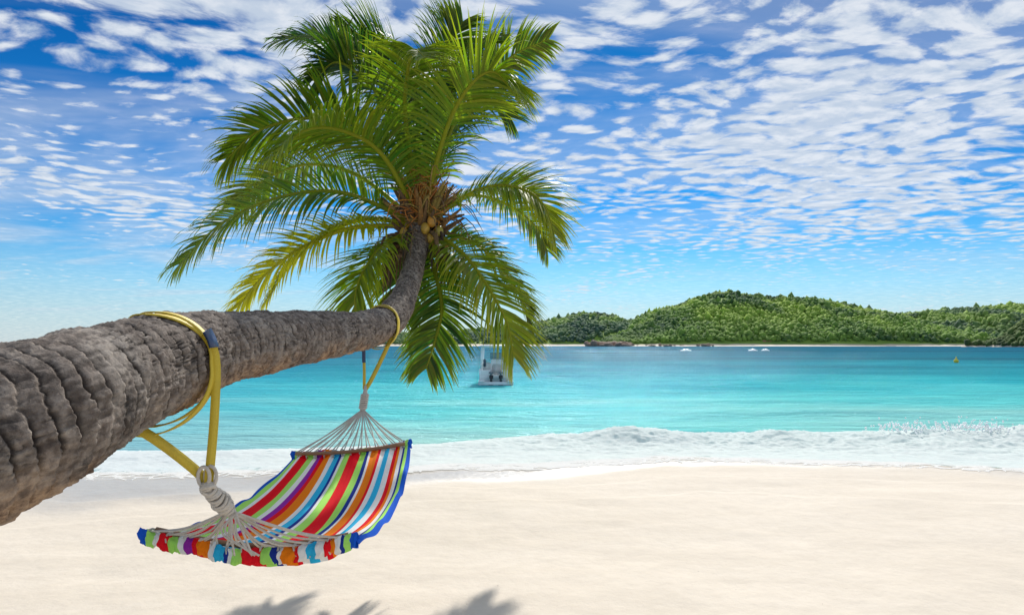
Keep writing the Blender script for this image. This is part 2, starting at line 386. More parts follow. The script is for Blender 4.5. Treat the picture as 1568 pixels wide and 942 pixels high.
# fronds
CR=V((-1.02,7.7,3.45))
m,t=mat('palm_leaf'); a=t.n.new('ShaderNodeAttribute'); a.attribute_name='col'
s_=t.n.new('ShaderNodeSeparateColor'); t.l.new(a.outputs['Color'],s_.inputs[0])
yel,bri,brn=s_.outputs[0],s_.outputs[1],s_.outputs[2]
c=t.mix(bri,(.008,.048,.010),(.045,.19,.012))
c=t.mix(yel,c,(.48,.42,.02)); c=t.mix(brn,c,(.14,.075,.03))
df=t.bsdf(c,.5,None,Specular_IOR_Level=.3)
tl=t.n.new('ShaderNodeBsdfTranslucent'); t.l.new(t.mix(1.,c,(1.7,2.0,.7),'MULTIPLY'),tl.inputs[0])
t.out(t.mixsh(.40,df,tl.outputs[0])); LEAF=m
def frond(mb,pts,roll=0,Lm=.6,yel=.1,bri=.5,n=118,droop=1.,brn=0.,start=.12):
    P_=cat([CR+V((0,0,-.12)) if i<0 else CR+V(pts[i]) for i in range(-1,len(pts))],70)
    rs=[.026*(1-i/69)**.8+.004 for i in range(70)]
    tube(mb,P_,rs,6,[(min(1,yel+.40),.8,brn,1)]*(70*6))
    tip=V(pts[-1]); h=V((tip.x,tip.y,0)); Lm*=1.2
    if h.length<.3: h=V((0,-1,0))
    h.normalize(); side0=h.cross(V((0,0,1))).normalized()
    for sgn in (-1,1):
        gap_c=[random.random() for _ in range(2)]
        for i in range(n):
            tt=start+(1-start)*(i+random.random()*.7)/n
            q=(tt-start)/(1-start)
            if random.random()<.03 or any(abs(q-g)<.012 for g in gap_c): continue
            k=tt*69; k0=min(int(k),68); p=P_[k0].lerp(P_[k0+1],k-k0); Tn=(P_[k0+1]-P_[k0]).normalized()
            sd=Matrix.Rotation(math.radians(roll),3,h)@side0
            sd=(sd-Tn*sd.dot(Tn)).normalized(); Nn=sd.cross(Tn).normalized()
            if Nn.z<0 and abs(roll)<80: Nn=-Nn
            prof=min(1,.5+q*2.4) if q<.25 else 1-.55*max(0,(q-.35)/.65)**2
            Ln=Lm*prof*random.uniform(.84,1.10)
            f=.38+.95*q**1.3
            dr=(Tn*f+sd*sgn+Nn*(.24+random.gauss(0,.09))+V((random.gauss(0,.06),random.gauss(0,.06),random.gauss(0,.06)))).normalized()
            S_=6; vs=[];cols=[];cur=p.copy(); g=droop*random.uniform(.08,.24)
            yl=min(1,max(0,yel+random.gauss(0,.08)+yel*q*.9)); br=min(1,max(0,bri+random.gauss(0,.18)))
            w0=random.uniform(.010,.0155)
            for j in range(S_+1):
                a=j/S_; wd=(Tn-dr*Tn.dot(dr)).normalized()
                ww=w0*(.55+1.2*a if a<.35 else (1-a)**.75*1.25)+.0007
                vs+= [cur+wd*ww,cur-wd*ww]
                tb=brn+(.5 if a>.9 else 0)*random.random()
                cols+=[(min(1,yl+.35*a**3*yel*3),br,min(1,tb),1)]*2
                cur=cur+dr*(Ln/S_)
                dr=(dr+V((.02,0,-g*(.4+a*1.6)))).normalized()
            mb.add(vs,[(2*j,2*j+1,2*j+3,2*j+2) for j in range(S_)],cols)
FR=[
 ([(-.52,-.5,.77),(-.99,-.8,.83),(-1.41,-1.1,.62),(-1.71,-1.2,.30)],35,.62,.12,.45),
 ([(-.39,.3,1.44),(-.90,.5,2.02),(-1.29,.5,2.24),(-1.76,.5,2.20)],-45,.56,.05,.20),
 ([(-.135,.4,1.47),(-.46,.7,2.12),(-.75,.8,2.36),(-1.12,.8,2.46)],40,.55,.05,.20),
 ([(.11,.3,1.44),(.243,.5,2.00),(.33,.6,2.28),(.42,.6,2.46)],80,.50,.08,.30),
 ([(.31,.2,1.02),(.72,.3,1.60),(1.02,.3,1.92),(1.45,.3,2.12)],-60,.46,.10,.30),
 ([(.30,-.5,.73),(.565,-.8,1.12),(.83,-.9,1.26),(1.06,-1.0,.98)],-25,.62,.20,.75),
 ([(.64,-.3,.21),(1.06,-.5,.20),(1.33,-.6,.02),(1.46,-.6,-.30)],40,.52,.24,.55),
 ([(-.80,-.2,.20),(-1.45,-.4,.12),(-2.04,-.5,-.18),(-2.44,-.6,-.62)],-42,.62,.15,.5),
 ([(-.685,-.4,-.21),(-1.18,-.6,-.46),(-1.55,-.7,-.78),(-1.75,-.8,-1.08)],-35,.48,.66,.8),
 ([(-.60,-.2,-.08),(-1.05,-.3,-.30),(-1.40,-.3,-.62),(-1.62,-.3,-.95)],-10,.46,.36,.5),
 ([(-.336,-.4,-.39),(-.50,-.6,-.656),(-.58,-.7,-.93),(-.58,-.7,-1.2)],0,.60,.2,.6),
 ([(.46,-.4,-.45),(.73,-.6,-.80),(.96,-.7,-1.22),(1.04,-.7,-1.58)],25,.60,.24,.55),
 ([(.19,-.4,-.66),(.29,-.6,-1.08),(.22,-.7,-1.45),(.14,-.7,-1.70)],10,.48,.10,.35),
 ([(.60,.1,-.30),(.95,.1,-.65),(1.16,.1,-1.0),(1.2,.1,-1.25)],-20,.45,.15,.35),
 ([(-.30,-.6,.48),(-.585,-1.1,.60),(-.83,-1.6,.46),(-1.02,-1.9,.12)],20,.62,.16,.6),
 ([(-.75,.2,.49),(-1.40,.4,.68),(-1.95,.5,.52),(-2.3,.5,.20)],30,.60,.12,.3),
 ([(-.32,-.1,1.07),(-.66,-.2,1.50),(-.90,-.3,1.60),(-1.12,-.3,1.40)],20,.64,.05,.18),
 ([(-.08,.9,1.24),(-.12,1.4,1.9),(-.14,1.9,2.3),(-.2,2.3,2.4)],0,.66,.05,.15),
 ([(.45,.6,.35),(.95,1.1,.35),(1.35,1.4,.1),(1.5,1.5,-.2)],0,.5,.10,.25),
 ([(-.10,-.5,.9),(-.02,-.9,1.25),(.10,-1.3,1.3),(.25,-1.6,1.1)],0,.5,.16,.55),
 ([(.25,.5,.95),(.55,.9,1.5),(.75,1.1,1.7),(1.0,1.2,1.5)],10,.62,.05,.15),
 ([(-.45,.6,.8),(-.95,.9,1.2),(-1.45,1.1,1.3),(-1.85,1.1,1.05)],-25,.62,.05,.15),
 ([(-.15,.3,1.0),(-.40,.4,1.6),(-.62,.4,1.95),(-.9,.4,2.05)],-20,.62,.05,.2),
 ([(.20,.2,1.1),(.35,.3,1.6),(.55,.3,1.95),(.8,.3,2.1)],30,.6,.06,.25),
 ([(-.20,.3,-.4),(-.28,.4,-.75),(-.3,.4,-1.1)],10,.5,.1,.2),
]
mb=MB()
for pts,roll,Lm,ye,br in FR: frond(mb,pts,roll,Lm,ye,br)
mb.build('fronds',LEAF,palm)
m,t=mat('palm_fibre'); p=t.pos(); a=t.n.new('ShaderNodeAttribute'); a.attribute_name='col'
n=t.noise(t.mapping(p,(1,1,.3)),60,4,.7); c=t.mix(t.smooth(n,.3,.7,0.,.6),a.outputs['Color'],(.05,.03,.015))
t.out(t.bsdf(c,.85,t.bump(n,.6,.01))); FIB=m
mb=MB()
for i in range(46):
    a=random.uniform(0,2*math.pi); z0=random.uniform(-.42,.0); r0=.10
    out=random.uniform(.18,.42); up_=random.uniform(.15,.55)
    b=CR+V((math.cos(a)*r0,math.sin(a)*r0,z0)); e=b+V((math.cos(a)*out*.5,math.sin(a)*out*.5,up_*.6)); f=b+V((math.cos(a)*out,math.sin(a)*out,up_))
    tube(mb,cat([b,e,f],7),[.05,.045,.038,.03,.024,.018,.01],6,random.choice([(.20,.12,.05,1),(.32,.17,.05,1),(.13,.08,.04,1),(.36,.28,.07,1)]))
for i in range(130):
    a=random.uniform(-math.pi,math.pi); b=CR+V((math.cos(a)*.12+.03,math.sin(a)*.12-.08,random.uniform(-.1,.2)))
    e=b+V((random.gauss(.02,.13),random.gauss(-.08,.1),random.uniform(-.1,.42))); f=e+V((random.gauss(0,.12),random.gauss(-.04,.08),random.uniform(-.22,.1)))
    tube(mb,cat([b,e,f],7),[.010,.009,.008,.007,.006,.005,.003],4,random.choice([(.70,.30,.04,1),(.60,.22,.05,1),(.42,.30,.08,1)]))
for i in range(64):
    a=random.uniform(-math.pi,math.pi); b=CR+V((math.cos(a)*.15,math.sin(a)*.15,random.uniform(-.45,-.15)))
    o=random.uniform(.08,.38)
    e=b+V((math.cos(a)*o,math.sin(a)*o,-.08)); f=e+V((math.cos(a)*.05,math.sin(a)*.05,-random.uniform(.2,.6)))
    w_=random.uniform(.012,.034)
    tube(mb,cat([b,e,f],7),[.02,.022,w_,w_,w_*.8,w_*.5,.004],5,random.choice([(.07,.045,.03,1),(.12,.075,.04,1),(.18,.11,.05,1),(.05,.035,.025,1)]))
for i in range(34):
    a=random.uniform(-math.pi,math.pi); b=CR+V((math.cos(a)*.15,math.sin(a)*.15,random.uniform(-.3,.1)))
    e=b+V((math.cos(a)*.35,math.sin(a)*.35,random.uniform(-.05,.15))); f=e+V((math.cos(a)*.2,math.sin(a)*.2,-random.uniform(.1,.45)))
    tube(mb,cat([b,e,f],7),[.01,.009,.008,.006,.005,.004,.002],4,(.22,.13,.06,1))
mb.build('crown_fibre_and_stalks',FIB,palm)
mb=MB()
for i,(dx,dy_,dz) in enumerate([(.13,-.26,-.30),(.22,-.22,-.22),(.20,-.30,-.40),(.08,-.30,-.20),(-.16,-.24,-.24),(.28,-.16,-.34),(.02,-.3,-.36),(.15,-.3,-.12)]):
    q=I2[0]*np.array([.050,.050,.070])
    mb.add(q+np.array(CR+V((dx,dy_,dz))),I2[1],random.choice([(.48,.30,.04,1),(.38,.32,.05,1),(.5,.24,.03,1)]))
m,t=mat('coconut_husk'); a=t.n.new('ShaderNodeAttribute'); a.attribute_name='col'; n=t.noise(t.pos(),18,4)
t.out(t.bsdf(t.mix(t.smooth(n,.4,.7,0.,.5),a.outputs['Color'],(.2,.14,.03)),.45)); mb.build('coconuts',m,palm)
# ------------------------------------------------------------------ hammock
ham=empty('hammock')
m,t=mat('striped_cotton')
royal=(.01,.11,.62);lime=(.44,.86,.16);red=(.88,.008,.02);white=(.90,.90,.86);purple=(.32,.03,.40);orange=(.95,.24,.008);skyb=(.03,.50,.82);navy=(.015,.04,.30)
ST=[(royal,.8),(lime,.9),(white,.6),(red,1.5),(lime,1.2),(white,.9),(purple,.8),(red,.8),(orange,1.5),(white,.7),(skyb,1.2),(navy,.5),(white,.6),(lime,1.2),(red,2.3),(lime,1.2),(navy,.7),(white,.5),(orange,1.5),(red,.5),(white,.9),(skyb,1.0),(white,.9),(red,.7),(orange,.6),(white,.7),(navy,.4),(lime,.6),(royal,.8)]
tot=sum(b for _,b in ST); acc=0; stops=[]
for c_,b in ST: stops.append((acc/tot,c_)); acc+=b
uu=t.attr('u'); p=t.pos()
c=t.ramp(uu,stops,'CONSTANT')
wv=t.noise(p,9,4,.6); fine=t.noise(p,260,2,.6)
c=t.mix(t.smooth(wv,.4,.8,0.,.08),c,t.mix(.5,c,(.3,.25,.2)))
nm=t.bump(fine,.25,.002,t.bump(t.noise(t.mapping(p,(28,3,10)),1.,4,.6,.6),.7,.016))
pr=t.bsdf(c,.9,nm,Specular_IOR_Level=.15)
tl=t.n.new('ShaderNodeBsdfTranslucent'); t.l.new(c,tl.inputs[0])
t.out(t.mixsh(.18,pr,tl.outputs[0])); CLOTH=m
def bed(u,v):
    xl=-1.50+.01*v; xr=-.62-.06*v
    bul=.035*np.sin(np.pi*v)
    x=(xl-bul*.3)+(xr-xl+bul*1.5)*u
    y=2.74+1.86*v+.03*np.cos(u*5)*(1-v)
    zn=1.228-.018*u-.048*np.sin(np.pi*u); zf=1.245+.075*u-.02*np.sin(np.pi*u)
    z=zn+(zf-zn)*v-.105*np.sin(np.pi*v)-.045*np.sin(np.pi*u)*np.sin(np.pi*v)
    return x,y,z
uu_=np.linspace(0,1,260);vv_=np.linspace(0,1,220); Ug,Vg=np.meshgrid(uu_,vv_)
bx,by,bz=bed(Ug,Vg)
endw=np.exp(-Vg/.08)+np.exp(-(1-Vg)/.08)
bz=bz+.018*fbm(Ug*9,Vg*2.2,0,3)+endw*.007*np.cos(Ug*2*np.pi*12+2*vn(Ug*4,0*Ug))+.010*fbm(Ug*22,Vg*3,3,2)
edge=np.minimum(Ug,1-Ug); bz=bz-.02*np.clip(1-edge/.015,0,1)+.010*np.sin(Vg*24+4*vn(Vg*6,Ug*0))*np.clip(1-edge/.06,0,1)
bx=bx+.009*vn(Vg*7,Ug*0,1.)*np.clip(1-edge/.1,0,1)
grid_mesh('fabric_bed',bx,by,bz,CLOTH,{'u':np.clip(Ug+.004*vn(Ug*6,Vg*5),0,.9999)},ham)
def hem(v,name,sgn,drop):
    us=np.linspace(0,1,520); an=np.linspace(0,2*np.pi,24); U2,A2=np.meshgrid(us,an)
    hx,hy,hz=bed(U2,np.full_like(U2,v))
    sc_=np.abs(np.sin(U2*np.pi*12+1.3*vn(U2*5,0)))**.6
    r=.019+.007*sc_+.005*vn(U2*30,A2*1.5)+.004*vn(U2*90,A2*2.5)
    hx=hx+.006*vn(U2*30,A2*1.5,2); hy=hy+np.cos(A2)*r*1.0-sgn*.014; hz=hz+np.sin(A2)*r*1.25-drop*(.5+.5*sc_)+.010*vn(U2*7,0*A2,4)
    grid_mesh(name,hx,hy,hz,CLOTH,{'u':np.clip(U2+.005*vn(U2*20,A2),0,.9999)},ham)
hem(.0,'hem_near',1,.006); hem(1.,'hem_far',-1,.004)
us=np.linspace(0,1,520); vs_=np.linspace(0,1,14); U2,V2=np.meshgrid(us,vs_)
hx,hy,hz=bed(U2,np.zeros_like(U2))
ln=.034+.010*vn(U2*5,3.)+.003*vn(U2*24,1.)
hz=hz-.022-ln*V2*np.clip(np.minimum(U2,1-U2)*9,.3,1); hy=hy+.005+.010*vn(U2*30,V2*1.2)*V2+.02*V2; hx=hx+.005*vn(U2*18,V2*2,5)*V2
grid_mesh('valance',hx,hy,hz,CLOTH,{'u':np.clip(U2+.005*V2*vn(U2*14,V2),0,.9999)},ham)
ROPE,t=mat('cotton_rope'); p=t.pos(); n=t.noise(p,120,3,.7); n2=t.noise(p,12,3)
c=t.mix(n,(.42,.37,.31),(.72,.66,.58)); c=t.mix(t.smooth(n2,.5,.8,0.,.4),c,(.35,.29,.22)); t.out(t.bsdf(c,.9,t.bump(n,.7,.005)))
ROPEM=ROPE
WOOD=simple('spreader_wood',(.30,.16,.08),.6,.3,30,.3)
mb=MB()
for v in (.014,.986):
    pts=[]
    for i in range(16):
        q=i/15; x_,y_,z_=bed(q*.9+.05,v); pts.append((float(x_),float(y_),float(z_)+.026))
    tube(mb,pts,.012,10)
mb.build('spreader_bars',WOOD,ham)
def bedp(u,v,dz=0):
    a,b,c=bed(u,v); return V((float(a),float(b),float(c)+dz))
mb=MB()
K1=V((-1.055,2.37,1.500)); K2=V((-1.020,2.47,1.395))
ax=(K2-K1)
for j in range(13):
    q=j/12; cc=K1.lerp(K2,q); Tn=ax.normalized(); a1=Tn.cross(V((0,1,0))).normalized(); a2=Tn.cross(a1)
    rr_=.016+.013*math.sin(q*3.1)+random.uniform(-.003,.003); til=random.uniform(-.010,.010)
    pts=[cc+a1*math.cos(b)*rr_+a2*math.sin(b)*rr_+Tn*til*math.sin(b+j) for b in np.linspace(0,2*math.pi,17)]
    tube(mb,pts,.0062,6,cap=False)
tube(mb,[K1+V((0,0,.03)),K1,K2,K2+ax*.15],[.008,.014,.020,.016],8)
for off in (-.010,.008):
    pts=[K1+V((math.sin(b)*.020+off,-.004+off*.7,.008+.034-.034*math.cos(b))) for b in np.linspace(0,2*math.pi,21)]
    tube(mb,pts,.0068,6,cap=False)
for k in range(5):
    a_=V((random.gauss(0,1),random.gauss(0,1),random.gauss(0,1))).normalized(); b_=a_.orthogonal().normalized(); c3=a_.cross(b_)
    pts=[K1+V((0,0,.0))+b_*math.cos(q)*.022+c3*math.sin(q)*.022 for q in np.linspace(0,2*math.pi,15)]
    tube(mb,pts,.007,6,cap=False)
NS=13
for i in range(NS):
    u_=.05+.90*i/(NS-1)+random.gauss(0,.008); e=bedp(u_,.0,.02)
    st=K2+V(((u_-.5)*.03,0,random.uniform(-.008,.008)))
    for dlt in (-.006,.006):
        mid=st.lerp(e,.5)+V((random.gauss(0,.010)+dlt,0,-.026+random.gauss(0,.010)))
        tube(mb,cat([K1.lerp(K2,.8),st,mid,e+V((dlt*2.2,0,0))],14),.0040,6)
    tl_=random.uniform(-.4,.4)
    pts=[e+V((.004*math.sin(b*2)+tl_*.02*math.sin(b),.030*math.cos(b),.030*math.sin(b)-.020)) for b in np.linspace(0,2*math.pi,15)]
    tube(mb,pts,.0046,6,cap=False)
for k in range(5):
    st=K2+V((random.gauss(0,.02),-.01,0)); tube(mb,cat([st,st+V((random.gauss(0,.03),-.02,-.07)),st+V((random.gauss(.01,.05),-.02,-.15))],10),.004,6)
KF=V((-1.103,5.12,1.60))
for j in range(8):
    cc=KF+V((0,-.01*j,-.013*j+.02)); pts=[cc+V((math.cos(b)*.026,math.sin(b)*.02,0)) for b in np.linspace(0,2*math.pi,13)]
    tube(mb,pts,.007,6,cap=False)
tube(mb,[KF+V((0,.02,.09)),KF,KF+V((0,-.09,-.10))],[.008,.024,.02],8)
for i in range(NS):
    u_=.06+.88*i/(NS-1); e=bedp(u_,1.,.025); st=KF+V((0,-.07,-.08))
    for dlt in (-.006,.006):
        mid=st.lerp(e,.5)+V((random.gauss(0,.005),0,-.012))
        tube(mb,cat([st,mid,e+V((dlt*2,0,0))],10),.0042,5)
    pts=[e+V((.004,.026*math.cos(b),.028*math.sin(b)-.02)) for b in np.linspace(0,2*math.pi,13)]
    tube(mb,pts,.005,5,cap=False)
mb.build('ropes',ROPEM,ham)
STR,t=mat('yellow_webbing'); p=t.pos(); n=t.noise(p,200,3); n2=t.noise(p,8,3)
c=t.mix(n,(.50,.36,.02),(.68,.50,.04)); c=t.mix(t.smooth(n2,.5,.8,0.,.4),c,(.30,.22,.03)); t.out(t.bsdf(c,.6,t.bump(n,.5,.003)))
def ribbon(mb,pts,wd,w,th=.0025):
    n=len(pts); vs=[];fs=[]
    _,T_,_n=frames(pts)
    for i in range(n):
        W=V(wd[i] if isinstance(wd,list) else wd); W=(W-T_[i]*W.dot(T_[i])).normalized(); N=T_[i].cross(W).normalized()
        p=V(pts[i])
        vs+=[p+W*w/2+N*th,p-W*w/2+N*th,p-W*w/2-N*th,p+W*w/2-N*th]
    for i in range(n-1):
        for k in range(4): fs.append((4*i+k,4*i+(k+1)%4,4*i+4+(k+1)%4,4*i+4+k))
    fs+=[(0,1,2,3),(4*n-4,4*n-3,4*n-2,4*n-1)]
    mb.add(vs,fs)
cy_=C[:,1]
def ctr(y): 
    return V((np.interp(y,cy_,C[:,0]),y,np.interp(y,cy_,C[:,2]))),float(np.interp(y,cy_,R))
mb=MB()
def ring_strap(ytop,yr,ybot,yl,slack,w,a0=0,a1=360,gap=.009):
    pts=[]
    for k in range(61):
        a=math.radians(a0+(a1-a0)*k/60)
        c0,s0=math.cos(a),math.sin(a)
        y=(ytop*(1+c0)/2+ybot*(1-c0)/2) + ((yr-(ytop+ybot)/2) if s0>0 else (yl-(ytop+ybot)/2))*abs(s0)**1.3
        c,r=ctr(y); rr=r+gap+slack*max(0,-c0)*(1+s0)*.5
        pts.append(c+V((s0*rr,-c0*.06*rr,c0*rr)))
    ribbon(mb,pts,(.1,1,.06),w)
    return pts
ring_strap(2.34,2.47,2.34,2.55,.03,.036)
ring_strap(2.40,2.43,2.28,2.55,.05,.032,-30,200,.013)
c_,r_=ctr(2.44); top=c_+V((r_+.020,0,.02))
ribbon(mb,cat([top+V((-.03,-.02,.09)),top,V((-1.046,2.40,1.75)),K1+V((.004,-.005,.02))],14),(1,.5,0),.030)
c_,r_=ctr(2.28); bt=c_+V((.03,0,-r_-.03))
ribbon(mb,cat([bt+V((-.12,0,.04)),bt+V((.0,0,0)),K1+V((-.03,0,.05)),K1+V((0,0,-.01))],14),(.6,.6,.5),.034)
ring_strap(5.42,5.40,5.32,5.46,.02,.045)
ring_strap(5.46,5.36,5.30,5.50,.03,.04,gap=.015)
ribbon(mb,cat([V((-.925,5.36,2.13)),V((-.95,5.33,2.03)),V((-1.06,5.2,1.75)),KF+V((0,.02,.06))],12),(1,.3,0),.032)
ribbon(mb,[V((-1.15,5.3,1.98)),V((-1.125,5.2,1.78)),KF+V((-.01,.02,.06))],(1,.3,0),.022)
mb.build('straps',STR,ham)
BLU=simple('blue_buckle',(.03,.06,.14),.4)
mb=MB()
c_,r_=ctr(2.44); q=c_+V((r_+.014,-.02,.09))
ribbon(mb,[q+V((-.012,-.01,.03)),q,q+V((.010,0,-.03))],(.2,1,.1),.040,.006)
ribbon(mb,[V((-1.148,5.285,1.97)),V((-1.135,5.23,1.86))],(1,.3,0),.026,.004)
mb.build('strap_buckles',BLU,ham)
# ------------------------------------------------------------------ boat
boat=empty('motorboat')
WH=simple('white_gelcoat',(.90,.91,.91),.3); DK=simple('dark_rubber',(.05,.053,.06),.4); GR=simple('outboard_grey',(.22,.23,.26),.3); AL=simple('aluminium',(.85,.86,.88),.4,Metallic=.2); PERS=simple('cream_upholstery',(.65,.65,.62),.7); DKS=simple('dark_canvas',(.07,.09,.12),.8); GLS=simple('tinted_windscreen',(.22,.32,.36),.1)
BX,BY=-.80,34.2
def bbox(mb,c,s,bev=.03,tap=(1,1),rot=0):
    bm=bmesh.new(); bmesh.ops.create_cube(bm,size=1)
    for v in bm.verts:
        k=tap if v.co.z>0 else (1,1); v.co.x*=s[0]*k[0]; v.co.y*=s[1]*k[1]; v.co.z*=s[2]
    if bev: bmesh.ops.bevel(bm,geom=bm.edges[:],offset=bev,segments=2,affect='EDGES')
    M=Matrix.Rotation(rot,3,'X')
    vs=[M@v.co+V((c[0]+BX,c[1]+BY,c[2])) for v in bm.verts]; fs=[tuple(x.index for x in f.verts) for f in bm.faces]; bm.free()
    mb.add(vs,fs)
mb=MB()
for sx in (-.58,.58):
    secs=[]
    for k in range(14):
        q=k/13; yy=q*5.0; wd=.27*(1-q**5*.85); zb=-.22+.45*q**4
        secs.append([(sx-wd,yy,.30+.12*q),(sx-wd,yy,zb+.2),(sx-wd*.4,yy,zb),(sx+wd*.4,yy,zb),(sx+wd,yy,zb+.2),(sx+wd,yy,.30+.12*q)])
    vs=[V(p)+V((BX,BY,0)) for s_ in secs for p in s_]; fs=[(i*6+j,i*6+(j+1)%6,i*6+6+(j+1)%6,i*6+6+j) for i in range(13) for j in range(6)]
    fs+=[tuple(range(6)),tuple(13*6+j for j in range(6))]
    mb.add(vs,fs)
bbox(mb,(0,2.4,.34),(1.70,4.9,.14),.03)
bbox(mb,(0,.12,.20),(.50,.18,.34),.03)
for sx in (-.82,.82): bbox(mb,(sx,2.3,.56),(.07,4.4,.34),.025)
bbox(mb,(-.52,.10,.55),(.58,.12,.30),.03); bbox(mb,(.52,.10,.55),(.58,.12,.30),.03)
bbox(mb,(0,2.1,.82),(.72,.5,.8),.06,(.85,.8))
bbox(mb,(-.72,-.30,.16),(.30,.55,.07),.02); bbox(mb,(.72,-.30,.16),(.30,.55,.07),.02)
bbox(mb,(0,-.42,.05),(1.75,.10,.16),.03)
mb.build('hull',WH,boat,False)
mb=MB()
for sx in (-.24,.24): bbox(mb,(sx,-.28,.58),(.24,.42,.26),.08,(.8,.8)); 
mb.build('outboard_cowlings',GR,boat)
mb=MB()
for sx in (-.24,.24):
    bbox(mb,(sx,-.24,.22),(.12,.22,.52),.04); bbox(mb,(sx,-.30,-.03),(.24,.4,.03),.01)
    bbox(mb,(sx,-.02,.36),(.20,.2,.2),.03)
mb.build('outboard_legs',DK,boat)
mb=MB()
for sx in (-.78,.78):
    for yy in (.5,1.9,3.2): tube(mb,[(sx+BX,BY+yy,.6),(sx*.95+BX,BY+yy,1.85)],.03,6)
    tube(mb,[(sx+BX,BY+.3,.95),(sx+BX,BY+3.8,1.0)],.025,6)
    tube(mb,[(sx*1.02+BX,BY-.4,.15),(sx*1.02+BX,BY-.4,.75),(sx*1.02+BX,BY-.05,.75)],.022,6)
for yy in (.5,1.9,3.2): tube(mb,[(-.76+BX,BY+yy,1.84),(.76+BX,BY+yy,1.84)],.025,6)
mb.build('canopy_frame',AL,boat)
mb=MB(); bbox(mb,(0,1.85,1.91),(1.72,3.1,.09),.04,(.94,.96)); mb.build('canopy_top',WH,boat)
mb=MB(); bbox(mb,(0,1.80,1.38),(.70,.04,.34),.01); mb.build('windscreen',GLS,boat)
mb=MB(); bbox(mb,(-.5,.9,.82),(.42,.12,.5),.05); bbox(mb,(.5,.9,.82),(.42,.12,.5),.05); bbox(mb,(0,1.3,.74),(.5,.45,.45),.06); mb.build('seats',PERS,boat)
mb=MB(); bbox(mb,(-.58,.30,1.05),(.14,.10,.42),.04); bbox(mb,(.6,2.9,1.2),(.2,.1,.5),.04); bbox(mb,(.3,2.6,1.0),(.3,.2,.3),.04); mb.build('deck_gear',DKS,boat)
mb=MB(); r_=[.02,.16,.24,.26,.20,.10,.05,.04]; z_=[-.12,-.05,.05,.15,.28,.36,.5,.62]
tube(mb,[(48.8,75,a) for a in z_],r_,12); mb.build('mooring_buoy',simple('yellow_plastic',(.75,.60,.05),.4))
# ------------------------------------------------------------------ hills
def folmat(name,a,b,hz=.12):
    m,t=mat(name); at=t.n.new('ShaderNodeAttribute'); at.attribute_name='col'
    p=t.pos(); n=t.noise(p,.8,4,.7); n2=t.noise(p,.022,3); z=t.sep(p)[2]
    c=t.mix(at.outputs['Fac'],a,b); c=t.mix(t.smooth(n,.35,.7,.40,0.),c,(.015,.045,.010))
    c=t.mix(t.math('MULTIPLY',t.smooth(n2,.40,.60,0.,.85),t.smooth(z,8.,40.,.25,1.)),c,(.50,.68,.06))  # grass patches, with a sunlit tone painted in more strongly towards the top
    c=t.mix(hz,c,(.28,.46,.54))  # hz: bluish air haze painted into the leaf colour
    df=t.bsdf(c,.8,t.bump(n,.8,1.))
    tl=t.n.new('ShaderNodeBsdfTranslucent'); t.l.new(c,tl.inputs[0])
    t.out(t.mixsh(.4,df,tl.outputs[0])); return m
def gmat(name,hz=.1):
    m,t=mat(name); p=t.pos(); n=t.noise(p,.05,5,.6); z=t.sep(p)[2]
    c=t.mix(n,(.07,.17,.02),(.26,.38,.05)); 
    bz_=t.smooth(t.math('ADD',z,t.math('MULTIPLY',t.math('SUBTRACT',t.noise(p,.04,3),.5),3.)),1.2,2.6)
    c=t.mix(bz_,(.62,.52,.40),c); t.out(t.bsdf(c,.9)); return m
GM=gmat('hill_ground')
